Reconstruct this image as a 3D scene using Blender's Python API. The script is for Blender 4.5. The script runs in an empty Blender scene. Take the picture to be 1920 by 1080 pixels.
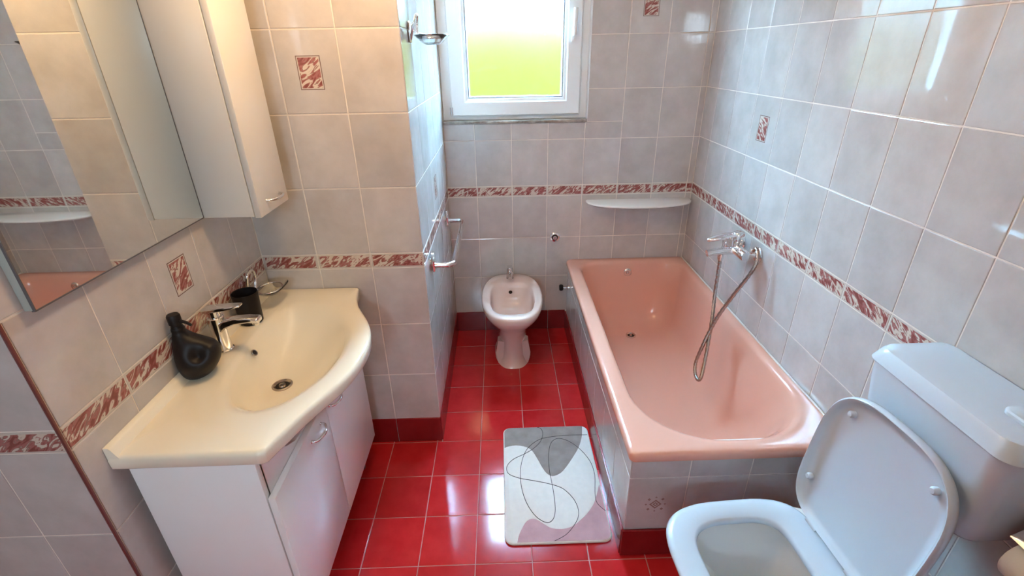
import bpy, bmesh, math, random
from mathutils import Vector, Matrix, noise
from mathutils.geometry import tessellate_polygon
random.seed(7)
S = bpy.context.scene
COL = S.collection
PI = math.pi

# ------------------------------------------------------------------ camera
cam = bpy.data.cameras.new('camera')
cam.sensor_width = 36.0
cam.lens = 899.62 / 1920 * 36.0
cam.clip_start = 0.02
co = bpy.data.objects.new('camera', cam)
COL.objects.link(co)
CAM = Vector((0.1261, -1.8898, 1.6056))
def _cam_matrix(pitch, yaw, roll):
    a, b, c = math.radians(pitch), math.radians(yaw), math.radians(roll)
    f = Vector((math.sin(b)*math.cos(a), math.cos(b)*math.cos(a), math.sin(a)))
    r = Vector((math.cos(b), -math.sin(b), 0)); u = r.cross(f)
    r2 = r*math.cos(c) + u*math.sin(c); u2 = -r*math.sin(c) + u*math.cos(c)
    m = Matrix((r2, u2, -f)).transposed().to_4x4()
    m.translation = CAM
    return m
co.matrix_world = _cam_matrix(-26.0301, 1.0329, -1.0285)
S.camera = co

# ------------------------------------------------------------------ world, exposure
SKY = (0.36, 0.68, 1.0)
SKY_STRENGTH = 112.0
LAMP_COLOR = (1.0, 0.66, 0.34)
LAMP_STRENGTH = 55.0
FILL_STRENGTH = 44.0
w = bpy.data.worlds.new('sky'); S.world = w
w.use_nodes = True
bg = w.node_tree.nodes['Background']
bg.inputs[0].default_value = (*SKY, 1)
bg.inputs[1].default_value = SKY_STRENGTH
S.view_settings.view_transform = 'Standard'
S.view_settings.look = 'None'
S.view_settings.gamma = 1.0
S.view_settings.use_curve_mapping = False
S.view_settings.exposure = 0.0
S.cycles.max_bounces = 8
S.cycles.diffuse_bounces = 4
S.cycles.glossy_bounces = 4
S.cycles.transmission_bounces = 6
S.cycles.sample_clamp_indirect = 0.0
S.cycles.caustics_reflective = False
S.cycles.use_denoising = True
S.cycles.adaptive_threshold = 0.03

# ------------------------------------------------------------------ room dimensions
XL, XR = -0.785, 1.210        # left wall, right wall (tile faces)
YB, YC, YE = 0.792, -0.188, -1.121   # back wall, face of the pipe chase, end of the left wall
XC = -0.178                   # side of the chase
YF, XA = -2.45, -1.55         # wall behind the camera, alcove on the left
ZC = 2.46
TW, TH = 0.1986, 0.2503
ZBB, ZBT, ZB = 0.8754, 0.9345, 0.1336
ROWS = [(ZB, 0.3748), (0.3748, 0.6251), (0.6251, ZBB)] + [(ZBT + TH*i, min(ZBT + TH*(i+1), ZC-.002)) for i in range(7) if ZBT+TH*i < ZC-.03]
TT = 0.008                    # tile thickness
GAP = 0.0037                  # joint width
DEEP = 0.0016                 # joint depth

# ------------------------------------------------------------------ materials
def new_mat(name):
    m = bpy.data.materials.new(name); m.use_nodes = True
    nt = m.node_tree
    return m, nt, nt.nodes['Principled BSDF']
def simple(name, col, rough=.4, metal=0., spec=.5, coat=0., bump=0., bscale=40., vary=0., vscale=8., ior=None):
    m, nt, b = new_mat(name)
    b.inputs['Base Color'].default_value = (*col, 1)
    b.inputs['Roughness'].default_value = rough
    b.inputs['Metallic'].default_value = metal
    b.inputs['Specular IOR Level'].default_value = spec
    b.inputs['Coat Weight'].default_value = coat
    b.inputs['Coat Roughness'].default_value = .05
    geo = nt.nodes.new('ShaderNodeNewGeometry')
    if vary:
        n = nt.nodes.new('ShaderNodeTexNoise'); n.inputs['Scale'].default_value = vscale; n.inputs['Detail'].default_value = 4
        nt.links.new(geo.outputs['Position'], n.inputs['Vector'])
        r = nt.nodes.new('ShaderNodeValToRGB')
        r.color_ramp.elements[0].position = .3; r.color_ramp.elements[1].position = .7
        r.color_ramp.elements[0].color = (*[c*(1-vary) for c in col], 1)
        r.color_ramp.elements[1].color = (*[min(1, c*(1+vary)) for c in col], 1)
        nt.links.new(n.outputs['Fac'], r.inputs[0]); nt.links.new(r.outputs[0], b.inputs['Base Color'])
    if bump:
        n2 = nt.nodes.new('ShaderNodeTexNoise'); n2.inputs['Scale'].default_value = bscale; n2.inputs['Detail'].default_value = 3
        nt.links.new(geo.outputs['Position'], n2.inputs['Vector'])
        bp = nt.nodes.new('ShaderNodeBump'); bp.inputs['Strength'].default_value = bump; bp.inputs['Distance'].default_value = .002
        nt.links.new(n2.outputs['Fac'], bp.inputs['Height']); nt.links.new(bp.outputs[0], b.inputs['Normal'])
    return m

def tile_mat(name, c0, c1, rough, jitter=.06, bump=.06, scale=9., spec=.5):
    m, nt, b = new_mat(name)
    L = nt.links.new
    geo = nt.nodes.new('ShaderNodeNewGeometry'); oi = nt.nodes.new('ShaderNodeObjectInfo')
    n = nt.nodes.new('ShaderNodeTexNoise'); n.inputs['Scale'].default_value = scale; n.inputs['Detail'].default_value = 6; n.inputs['Roughness'].default_value = .6
    ad = nt.nodes.new('ShaderNodeVectorMath'); ad.operation = 'ADD'
    sc = nt.nodes.new('ShaderNodeVectorMath'); sc.operation = 'SCALE'; sc.inputs['Scale'].default_value = 1.0
    cx = nt.nodes.new('ShaderNodeCombineXYZ'); L(oi.outputs['Random'], cx.inputs[0]); L(oi.outputs['Random'], cx.inputs[2])
    ml = nt.nodes.new('ShaderNodeVectorMath'); ml.operation = 'SCALE'; ml.inputs['Scale'].default_value = 30.
    L(cx.outputs[0], ml.inputs[0]); L(geo.outputs['Position'], ad.inputs[0]); L(ml.outputs[0], ad.inputs[1])
    L(ad.outputs[0], n.inputs['Vector'])
    r = nt.nodes.new('ShaderNodeValToRGB')
    r.color_ramp.elements[0].position = .32; r.color_ramp.elements[1].position = .68
    r.color_ramp.elements[0].color = (*c0, 1); r.color_ramp.elements[1].color = (*c1, 1)
    L(n.outputs['Fac'], r.inputs[0])
    mr = nt.nodes.new('ShaderNodeMapRange'); mr.inputs['To Min'].default_value = 1-jitter; mr.inputs['To Max'].default_value = 1+jitter
    L(oi.outputs['Random'], mr.inputs['Value'])
    hs = nt.nodes.new('ShaderNodeHueSaturation'); L(r.outputs[0], hs.inputs['Color']); L(mr.outputs[0], hs.inputs['Value'])
    L(hs.outputs[0], b.inputs['Base Color'])
    b.inputs['Roughness'].default_value = rough; b.inputs['Specular IOR Level'].default_value = spec
    n2 = nt.nodes.new('ShaderNodeTexNoise'); n2.inputs['Scale'].default_value = 55; n2.inputs['Detail'].default_value = 2
    L(geo.outputs['Position'], n2.inputs['Vector'])
    bp = nt.nodes.new('ShaderNodeBump'); bp.inputs['Strength'].default_value = bump; bp.inputs['Distance'].default_value = .002
    L(n2.outputs['Fac'], bp.inputs['Height']); L(bp.outputs[0], b.inputs['Normal'])
    return m

def border_mat(name, hw, hh, edge_w, frame):
    """printed ornament: cream swirls over rose and dark brown, light edge (and a thin dark frame)"""
    m, nt, b = new_mat(name)
    L = nt.links.new
    geo = nt.nodes.new('ShaderNodeNewGeometry'); tc = nt.nodes.new('ShaderNodeTexCoord')
    sp = nt.nodes.new('ShaderNodeSeparateXYZ'); L(geo.outputs['Position'], sp.inputs[0])
    def M(op, a, bb=None, c=None):
        n = nt.nodes.new('ShaderNodeMath'); n.operation = op
        for i, v in enumerate((a, bb, c)):
            if v is None: continue
            if isinstance(v, (int, float)): n.inputs[i].default_value = v
            else: L(v, n.inputs[i])
        return n.outputs[0]
    s = M('ADD', sp.outputs[0], sp.outputs[1]); z = sp.outputs[2]
    a = M('ADD', s, M('MULTIPLY', z, 1.0)); d = M('SUBTRACT', s, M('MULTIPLY', z, 1.3))
    cx = nt.nodes.new('ShaderNodeCombineXYZ'); L(M('MULTIPLY', a, 13.), cx.inputs[0]); L(M('MULTIPLY', d, 34.), cx.inputs[1])
    n = nt.nodes.new('ShaderNodeTexNoise'); n.inputs['Scale'].default_value = 1.0; n.inputs['Detail'].default_value = 2.5; n.inputs['Distortion'].default_value = 1.6
    L(cx.outputs[0], n.inputs['Vector'])
    r = nt.nodes.new('ShaderNodeValToRGB'); e = r.color_ramp.elements
    e[0].position = 0; e[0].color = (.13, .035, .03, 1)
    e[1].position = .40; e[1].color = (.25, .075, .065, 1)
    for p, c in ((.455, (.36, .13, .115)), (.50, (.38, .16, .14)), (.525, (.22, .12, .10)), (.55, (.62, .52, .43)), (.66, (.66, .56, .47)), (.70, (.40, .19, .17))):
        el = e.new(p); el.color = (*c, 1)
    L(n.outputs['Fac'], r.inputs[0])
    so = nt.nodes.new('ShaderNodeSeparateXYZ'); L(tc.outputs['Object'], so.inputs[0])
    ex = M('SUBTRACT', hw, M('ABSOLUTE', so.outputs[0])); ez = M('SUBTRACT', hh, M('ABSOLUTE', so.outputs[2]))
    dist = M('MINIMUM', ex, ez)
    edge = M('LESS_THAN', dist, edge_w)
    mx = nt.nodes.new('ShaderNodeMixRGB'); L(edge, mx.inputs[0]); L(r.outputs[0], mx.inputs[1]); mx.inputs[2].default_value = (.56, .50, .44, 1)
    out = mx.outputs[0]
    if frame:
        f1 = M('MULTIPLY', M('LESS_THAN', dist, edge_w*.45), 1.0)
        mx2 = nt.nodes.new('ShaderNodeMixRGB'); L(f1, mx2.inputs[0]); L(out, mx2.inputs[1]); mx2.inputs[2].default_value = (.17, .10, .085, 1)
        out = mx2.outputs[0]
    L(out, b.inputs['Base Color']); b.inputs['Roughness'].default_value = .16
    return m

TILE = tile_mat('glazed grey beige tile', (.49, .455, .43), (.59, .55, .525), .055, bump=.035, spec=.62)
FLOOR = tile_mat('red floor tile', (.46, .013, .015), (.54, .020, .022), .11, jitter=.10, bump=.04, scale=14)
SKIRT = tile_mat('dark red skirting tile', (.20, .008, .010), (.25, .012, .014), .2, jitter=.06)
GROUT = simple('cream grout', (.76, .69, .61), .8, vary=.08, vscale=20)
FGROUT = simple('pinkish floor grout', (.52, .24, .22), .8, vary=.15, vscale=9)
BORDER = border_mat('ornament border', TW/2, (ZBT-ZBB)/2, .0065, False)
MOTIF = border_mat('ornament square', .0385, .0505, .0055, True)
PLASTER = simple('white ceiling paint', (.80, .78, .74), .8, vary=.03)
HALL = simple('pale plaster', (.72, .68, .64), .7, vary=.03)
PINK = simple('salmon pink enamel', (.78, .40, .30), .16, coat=.3, vary=.02, vscale=2)
BIDET = simple('pale pink ceramic', (.78, .60, .53), .12, coat=.3)
WHITE = simple('white ceramic', (.84, .83, .80), .12, coat=.3)
BASIN = simple('ivory moulded basin', (.88, .82, .66), .13, coat=.3)
LACQ = simple('white lacquer board', (.91, .91, .90), .2)
CREAML = simple('ivory lacquer board', (.80, .76, .68), .28)
PVC = simple('white window plastic', (.80, .82, .82), .28)
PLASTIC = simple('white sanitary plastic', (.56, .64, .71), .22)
SEAL = simple('grey rubber seal', (.10, .10, .11), .6)
CHROME = simple('chrome', (.78, .78, .79), .07, metal=1.)
STEEL = simple('brushed steel hose', (.42, .37, .34), .25, metal=1.)
BLACK = simple('matt black ceramic', (.010, .008, .009), .45, spec=.25, vary=.1)
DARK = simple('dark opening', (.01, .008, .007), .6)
BROWN = simple('red brown edge profile', (.16, .045, .04), .35)
STONE = simple('mottled marble sill', (.30, .27, .24), .3, vary=.45, vscale=30)
MATW = simple('white plush', (.82, .77, .71), .95, bump=.6, bscale=900, vary=.03, vscale=50)
MATG = simple('grey brown plush', (.31, .265, .24), .95, bump=.6, bscale=900, vary=.14, vscale=22)
MATP = simple('dusty pink plush', (.56, .325, .335), .95, bump=.6, bscale=900, vary=.09, vscale=22)
INK = simple('black line print', (.02, .02, .022), .9)
MOTBR = simple('brown printed motif', (.30, .20, .165), .2)
WATER = simple('toilet water', (.30, .30, .28), .03, spec=.6)
PAPER = simple('toilet paper', (.82, .86, .88), .9, bump=.3, bscale=300)
GOLD = simple('gold coloured metal', (.75, .48, .12), .2, metal=1.)
HEDGE = simple('yellow green hedge', (.0300, .0208, .0033), 1.0, spec=0.0, vary=.12, vscale=1.5)
LAWN = simple('lawn', (.026, .022, .003), 1.0, spec=0.0, vary=.1, vscale=1)

MIRROR, _nt, _b = new_mat('silvered mirror glass')
_b.inputs['Base Color'].default_value = (.80, .83, .79, 1); _b.inputs['Metallic'].default_value = 1; _b.inputs['Roughness'].default_value = .015
GLASS, _nt, _b = new_mat('clear glass')
_b.inputs['Transmission Weight'].default_value = 1; _b.inputs['Roughness'].default_value = .03; _b.inputs['IOR'].default_value = 1.45
_b.inputs['Base Color'].default_value = (.93, .95, .94, 1)
FROST, _nt, _b = new_mat('frosted window glass')
_g = _nt.nodes.new('ShaderNodeBsdfGlass'); _g.distribution = 'BECKMANN'
_g.inputs['Color'].default_value = (.98, .99, .98, 1); _g.inputs['Roughness'].default_value = .62; _g.inputs['IOR'].default_value = 1.25
_nt.links.new(_g.outputs[0], _nt.nodes['Material Output'].inputs[0]); _nt.nodes.remove(_b)
GLOW, _nt, _b = new_mat('glowing opal globe')
_b.inputs['Base Color'].default_value = (.8, .75, .65, 1)
_b.inputs['Emission Color'].default_value = (*LAMP_COLOR, 1); _b.inputs['Emission Strength'].default_value = LAMP_STRENGTH
GLOWC, _nt, _b = new_mat('cool white fill globe')
_b.inputs['Base Color'].default_value = (.8, .8, .8, 1)
_b.inputs['Emission Color'].default_value = (.60, .81, 1.0, 1); _b.inputs['Emission Strength'].default_value = FILL_STRENGTH

# ------------------------------------------------------------------ helpers
def mesh_from(name, verts, faces, smooth=None):
    me = bpy.data.meshes.new(name)
    me.from_pydata([tuple(v) for v in verts], [], faces)
    me.update()
    bm = bmesh.new(); bm.from_mesh(me)
    bmesh.ops.recalc_face_normals(bm, faces=bm.faces)
    bm.to_mesh(me); bm.free()
    if smooth:
        for p in me.polygons: p.use_smooth = True
        me.set_sharp_from_angle(angle=math.radians(smooth))
    return me
def link(name, me, mat, parent=None):
    o = bpy.data.objects.new(name, me); COL.objects.link(o)
    if mat is not None and me is not None and not me.materials: me.materials.append(mat)
    if parent is not None: attach(o, parent)
    return o
def attach(o, parent):
    o.parent = parent
    m = Matrix.Identity(4); p = parent
    while p is not None:
        m = p.matrix_basis @ m if p.parent is None else p.matrix_parent_inverse @ p.matrix_basis @ m
        p = p.parent
    o.matrix_parent_inverse = m.inverted()
def thing(name, label, cat, loc, group=None):
    o = bpy.data.objects.new(name, None); COL.objects.link(o)
    o.location = loc; o.empty_display_size = .05
    return tag(o, label, cat, group)
def tag(o, label, cat, group=None):
    o['label'] = label; o['category'] = cat
    if group: o['group'] = group
    return o
def structure(o, label):
    o['kind'] = 'structure'; o['label'] = label
    return o

class MB:
    def __init__(self): self.v = []; self.f = []
    def add(self, vs, fs):
        k = len(self.v); self.v += [Vector(p) for p in vs]; self.f += [[i+k for i in f] for f in fs]; return self
    def box(self, x0, x1, y0, y1, z0, z1):
        vs = [(x, y, z) for x in (x0, x1) for y in (y0, y1) for z in (z0, z1)]
        return self.add(vs, [(0,1,3,2),(4,6,7,5),(0,4,5,1),(2,3,7,6),(0,2,6,4),(1,5,7,3)])
    def loft(self, rings, cap0=True, cap1=True):
        n = len(rings[0]); vs = [p for r in rings for p in r]; fs = []
        for i in range(len(rings)-1):
            for j in range(n):
                a = i*n+j; b = i*n+(j+1) % n
                fs.append((a, b, b+n, a+n))
        if cap0: fs.append(tuple(range(n)))
        if cap1: fs.append(tuple((len(rings)-1)*n+j for j in range(n)))
        return self.add(vs, fs)
    def tube(self, path, r, n=12, closed=False, caps=True):
        pts = [Vector(p) for p in path]; m = len(pts)
        rad = r if isinstance(r, (list, tuple)) else [r]*m
        def tan(i):
            if closed: return (pts[(i+1) % m]-pts[i-1]).normalized()
            return (pts[min(i+1, m-1)]-pts[max(i-1, 0)]).normalized()
        t = tan(0); up = Vector((0,0,1)) if abs(t.z) < .9 else Vector((1,0,0))
        nn = (up - t*up.dot(t)).normalized(); rings = []
        for i in range(m):
            t2 = tan(i); q = t.rotation_difference(t2); nn = (q @ nn); nn = (nn - t2*nn.dot(t2)).normalized(); t = t2
            b = t.cross(nn)
            rings.append([pts[i] + (nn*math.cos(2*PI*k/n) + b*math.sin(2*PI*k/n))*rad[i] for k in range(n)])
        if closed:
            rings.append(rings[0]); return self.loft(rings, False, False)
        return self.loft(rings, caps, caps)
    def lathe(self, prof, c, axis='z', n=32, caps=True):
        """prof: list of (radius, height along the axis) from point c"""
        c = Vector(c)
        ax = {'z': (Vector((1,0,0)), Vector((0,1,0)), Vector((0,0,1))), 'x': (Vector((0,1,0)), Vector((0,0,1)), Vector((1,0,0))),
              'y': (Vector((1,0,0)), Vector((0,0,1)), Vector((0,1,0)))}[axis] if isinstance(axis, str) else axis
        rings = [[c + ax[2]*h + (ax[0]*math.cos(2*PI*k/n) + ax[1]*math.sin(2*PI*k/n))*max(r, 1e-4) for k in range(n)] for r, h in prof]
        return self.loft(rings, caps, caps)
    def build(self, name, mat, parent=None, smooth=None, bevel=0., seg=2, xf=None):
        vs = [xf @ p for p in self.v] if xf else self.v
        me = mesh_from(name, vs, self.f, None)
        if bevel:
            bm = bmesh.new(); bm.from_mesh(me)
            bmesh.ops.remove_doubles(bm, verts=bm.verts, dist=1e-6)
            es = [e for e in bm.edges if len(e.link_faces) == 2 and e.calc_face_angle(0) > .5]
            bmesh.ops.bevel(bm, geom=es, offset=bevel, segments=seg, affect='EDGES', profile=.5, clamp_overlap=True)
            bmesh.ops.recalc_face_normals(bm, faces=bm.faces)
            bm.to_mesh(me); bm.free()
            smooth = smooth or 40
        if smooth:
            for p in me.polygons: p.use_smooth = True
            me.set_sharp_from_angle(angle=math.radians(smooth))
        return link(name, me, mat, parent)

def rrect(x0, x1, y0, y1, r, z, k=10):
    """rounded rectangle loop; r = one radius or (x0y0, x1y0, x1y1, x0y1)"""
    rs = r if isinstance(r, (list, tuple)) else (r,)*4
    out = []
    for (cx, cy, sx, sy, a0), rr in zip(((x0, y0, 1, 1, PI), (x1, y0, -1, 1, 1.5*PI), (x1, y1, -1, -1, 0), (x0, y1, 1, -1, .5*PI)), rs):
        rr = min(rr, (x1-x0)/2-1e-4, (y1-y0)/2-1e-4)
        for i in range(k+1):
            a = a0 + i/k*PI/2
            out.append(Vector((cx+sx*rr+rr*math.cos(a), cy+sy*rr+rr*math.sin(a), z)))
    return out
def catmull(pts, per=8, closed=False):
    P = [Vector(p) for p in pts]; n = len(P); out = []
    for i in range(n if closed else n-1):
        if closed: a, b, c, d = P[i-1], P[i], P[(i+1) % n], P[(i+2) % n]
        else: a, b, c, d = P[max(i-1, 0)], P[i], P[i+1], P[min(i+2, n-1)]
        for j in range(per):
            t = j/per
            out.append(.5*((2*b)+(c-a)*t+(2*a-5*b+4*c-d)*t*t+(-a+3*b-3*c+d)*t**3))
    if not closed: out.append(P[-1])
    return out
def arc(c, r, a0, a1, n, plane='xz', off=0.):
    o = []
    for i in range(n+1):
        a = a0+(a1-a0)*i/n; p, q = r*math.cos(a), r*math.sin(a)
        o.append(Vector(c) + {'xz': Vector((p, off, q)), 'xy': Vector((p, q, off)), 'yz': Vector((off, p, q))}[plane])
    return o

# tiles: local frame = width along X, height along Z, glazed face towards -Y at y = 0
_tiles = {}
def tile_mesh(w, h, mat, t=TT, b=.0016):
    key = (round(w, 4), round(h, 4), mat.name, t)
    if key not in _tiles:
        W, H = w/2, h/2
        def ring(i, y): return [(-W+i, y, -H+i), (W-i, y, -H+i), (W-i, y, H-i), (-W+i, y, H-i)]
        vs = ring(0, t)+ring(0, b)+ring(b*.3, b*.3)+ring(b*1.2, 0)
        fs = []
        for k in range(3):
            for j in range(4): fs.append((k*4+j, k*4+(j+1) % 4, k*4+4+(j+1) % 4, k*4+4+j))
        fs.append((12, 13, 14, 15))
        me = mesh_from('tile', vs, fs, None)
        me.materials.append(mat); _tiles[key] = me
    return _tiles[key]
FACE = {'-y': 0., '-x': -PI/2, '+x': PI/2, '+y': PI}   # which way the glazed face looks
def place_tile(name, parent, face, at, s0, s1, z0, z1, mat, gap=GAP, wob=.0018):
    """a tile on the vertical plane `face` at coordinate `at`, spanning s0..s1 along the wall and z0..z1"""
    w_, h_ = s1-s0-gap, z1-z0-gap
    if w_ < .006 or h_ < .006: return None
    o = link(name, tile_mesh(w_, h_, mat), mat)
    s, z = (s0+s1)/2, (z0+z1)/2
    o.location = (s, at, z) if face in ('-y', '+y') else (at, s, z)
    o.rotation_mode = 'ZXY'
    o.rotation_euler = (random.uniform(-wob, wob), 0, FACE[face]+random.uniform(-wob, wob))
    attach(o, parent)
    return o
def motif(tile, face):
    """printed square in the middle of a tile"""
    me = _tiles.get('motif')
    if me is None:
        W, H = .0385, .0505
        me = mesh_from('printed_motif', [(-W, -.0004, -H), (W, -.0004, -H), (W, -.0004, H), (-W, -.0004, H), (-W, .001, -H), (W, .001, -H), (W, .001, H), (-W, .001, H)],
                       [(0,1,2,3),(4,7,6,5),(0,4,5,1),(1,5,6,2),(2,6,7,3),(3,7,4,0)])
        me.materials.append(MOTIF); _tiles['motif'] = me
    o = link('printed_motif', me, None)
    o.parent = tile
def spans(a, b, joints):
    js = [a]+[j for j in sorted(joints) if a+.004 < j < b-.004]+[b]
    return list(zip(js[:-1], js[1:]))
def tile_wall(parent, face, at, a, b, joints, decor=(), skirt=True, hole=None, rows=ROWS, skirt_joints=None, border=True, zmax=ZC):
    for (s0, s1) in spans(a, b, joints):
        for (z0, z1) in rows:
            if z0 >= zmax: continue
            c0, c1, d0, d1 = s0, s1, z0, z1
            if hole:
                hx0, hx1, hz0, hz1 = hole
                if s0 >= hx0-.001 and s1 <= hx1+.001 and z1 > hz0:
                    if z0 >= hz0-.004: continue
                    d1 = hz0
                elif s0 < hx1 < s1 and z1 > hz0 + .002 and s0 >= hx0-.001:
                    place_tile('wall_tile', parent, face, at, hx1, s1, max(z0, hz0), z1, TILE)
                    if z0 < hz0: place_tile('wall_tile', parent, face, at, s0, s1, z0, hz0, TILE)
                    continue
            t = place_tile('wall_tile', parent, face, at, c0, c1, d0, d1, TILE)
            for (ds, dz) in decor:
                if s0 < ds < s1 and z0 < dz < z1: motif(t, face)
        if border: place_tile('border_tile', parent, face, at, s0, s1, ZBB, ZBT, BORDER, gap=.0035)
    if skirt:
        out = .004 if face in ('-y', '-x') else -.004
        for (s0, s1) in spans(a, b, skirt_joints if skirt_joints is not None else joints):
            place_tile('skirting_tile', parent, face, at-out, s0, s1, .0, ZB, SKIRT, gap=.002)

# ------------------------------------------------------------------ the room
D = DEEP
mb = MB().box(XA-.2, XR+.2, YF-.2, YB+.14, -.12, -D)
floor = structure(mb.build('floor', FGROUT), 'glossy red square tiles laid across the bathroom floor')
mb = MB().box(XA-.2, XR+.2, YF-.2, YB+.14, ZC, ZC+.1)
structure(mb.build('ceiling', PLASTER), 'plain white ceiling above the tiled bathroom walls')
# right wall
mb = MB().box(XR+D, XR+.2, YF-.2, YB+.14, -.01, ZC)
wall_right = structure(mb.build('wall_right', GROUT), 'long tiled wall beside the pink bathtub and toilet')
jr = [YB-.143-TW*k for k in range(0, 17)]
tile_wall(wall_right, '-x', XR, -2.0, YB, jr, decor=[(.153, 1.31)], skirt=False, rows=ROWS[1:])
for (s0, s1) in spans(-2.0, -.80, jr):
    place_tile('wall_tile', wall_right, '-x', XR, s0, s1, *ROWS[0], TILE); place_tile('skirting_tile', wall_right, '-x', XR-.004, s0, s1, 0, ZB, SKIRT)
# back wall with the window opening
WX0, WX1, WZ0, WZ1 = XC, .592, 1.272, 2.26
mb = MB().box(XC-.05, XR+.2, YB+D, YB+.14, -.01, WZ0).box(WX1, XR+.2, YB+D, YB+.14, WZ0, ZC).box(XC-.05, WX1, YB+D, YB+.14, WZ1, ZC).box(XC-.25, XC, YB+D, YB+.14, -.01, ZC)
wall_back = structure(mb.build('wall_back', GROUT), 'beige tiled end wall holding the frosted window')
jb = [-.0132+TW*k for k in range(0, 8)]
tile_wall(wall_back, '-y', YB, XC, XR, jb, decor=[(.88, 1.81)], hole=(XC, WX1, WZ0, WZ1), skirt=False)
for (s0, s1) in spans(XC, .51, [0.0, .2, .4]):
    place_tile('skirting_tile', wall_back, '-y', YB-.004, s0, s1, 0, ZB, SKIRT, gap=.002)
# chase (boxed pipes) between basin and bidet
mb = MB().box(XL-.05, XC-D, YC+D, YB+.14, -.01, ZC)
wall_chase = structure(mb.build('wall_chase', GROUT), 'projecting tiled pipe chase between washbasin and bidet')
tile_wall(wall_chase, '-y', YC, XL, XC, [XC-.2, XC-.4], decor=[(-.478, 1.56)], skirt=True)
tile_wall(wall_chase, '+x', XC, YC, YB, [YC+.2*k for k in range(1, 5)], decor=[(.31, 1.06)], skirt=True)
# left wall block with its end face
mb = MB().box(XA-.2, XL-D, YE+D, YC+.05, -.01, ZC)
wall_left = structure(mb.build('wall_left', GROUT), 'warm lit tiled wall behind the washbasin and mirror')
jl = [YC-.1479-TW*j for j in range(0, 5)]
tile_wall(wall_left, '+x', XL, YE+.006, YC, jl, decor=[(-.634, 1.06)])
tile_wall(wall_left, '-y', YE, XA, XL-.004, [-.948-TW*k for k in range(0, 4)])
mb = MB().box(XL-.004, XL+.0015, YE-.0015, YE+.0045, 0, ZC)
t1 = structure(mb.build('trim_1', BROWN, bevel=.001), 'thin red brown edge strip on the corner of the left tiled wall')
# walls that the photograph does not show: alcove side and the wall behind the viewer with a doorway added for fill light
mb = MB().box(XA-.2, XA, YF-.2, YE, -.01, ZC)
structure(mb.build('wall_alcove', HALL), 'plain plaster wall of the entrance alcove')
mb = MB().box(XA-.2, -.62, YF-.2, YF, -.01, ZC).box(.22, XR+.2, YF-.2, YF, -.01, ZC).box(-.62, .22, YF-.2, YF, 2.05, ZC)
structure(mb.build('wall_front', HALL), 'plain plaster wall with an added doorway opposite the window')
d1 = structure(MB().box(.222, .262, YF-1.02, YF-.2, .005, 2.045).build('door_1', LACQ), 'white door standing open towards the added hall')
MB().tube([(.222, YF-.95, 1.05), (.18, YF-.95, 1.05), (.18, YF-.84, 1.05)], .009, 10).build('door_handle', CHROME, d1, smooth=60)
HY = YF-1.6  # unseen hall, added so cool fill light enters through the doorway
mb = MB().box(XA-.2, XR+.2, HY-.1, HY, -.01, ZC).box(XA-.3, XA-.2, HY-.1, YF-.2, -.01, ZC).box(XR+.2, XR+.3, HY-.1, YF-.2, -.01, ZC)
structure(mb.build('wall_hall', HALL), 'plain plaster walls of the added hall beyond the doorway')
structure(MB().box(XA-.3, XR+.3, HY-.1, YF-.2, ZC, ZC+.1).build('ceiling_hall', PLASTER), 'white ceiling of the added hall beyond the doorway')
structure(MB().box(XA-.3, XR+.3, HY-.1, YF-.2, -.12, -D).build('floor_hall', simple('pale hall floor', (.45, .40, .35), .5)), 'pale floor of the added hall beyond the doorway')
hl = thing('hall_fill_globe', 'unseen cool white fill globe added in the hall beyond the doorway', 'lamp', (-.2, YF-.85, ZC))  # added globe behind the camera, cool fill for the shaded near side
MB().tube([(-.2, YF-.85, ZC-.001), (-.2, YF-.85, 2.0)], .008, 12).build('rod', CHROME, hl, smooth=60)
MB().lathe([(.17*math.sin(PI*i/14), .17*math.cos(PI*i/14)) for i in range(15)], (-.2, YF-.85, 1.86), n=28, caps=False).build('lamp_globe', GLOWC, hl, smooth=60)

# floor tiles
def floor_tile(x0, x1, y0, y1):
    g = .003; w_, h_ = x1-x0-g, y1-y0-g
    if w_ < .008 or h_ < .004: return
    o = link('floor_tile', tile_mesh(w_, h_, FLOOR), FLOOR)
    o.location = ((x0+x1)/2, (y0+y1)/2, 0)
    o.rotation_euler = (-PI/2+random.uniform(-.0012, .0012), random.uniform(-.0012, .0012), 0)
    attach(o, floor)
gx = [.2*i for i in range(-8, 7)]; gy = [.2*i for i in range(-13, 5)]
for (x0, x1) in spans(XA, XR, gx):
    for (y0, y1) in spans(YF, YB, gy):
        if x1 <= XL+.02 and y1 > YE+.15: continue
        if y0 >= -.201:                      # beside and beyond the chase
            if x0 >= .52: continue
            if x1 > XC+.01: floor_tile(max(x0, XC), x1, y0, y1)
            if y0 < YC and x0 < XC and x1 > XL: floor_tile(max(x0, XL), min(x1, XC), y0, YC)
            continue
        if y0 > -.79 and x0 >= .58: continue
        if x0 < XL and y1 > YE:
            if y0 < YE: floor_tile(x0, x1, y0, YE)
            elif x1 > XL: floor_tile(XL, x1, y0, y1)
            continue
        floor_tile(x0, x1, y0, y1)

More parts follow.
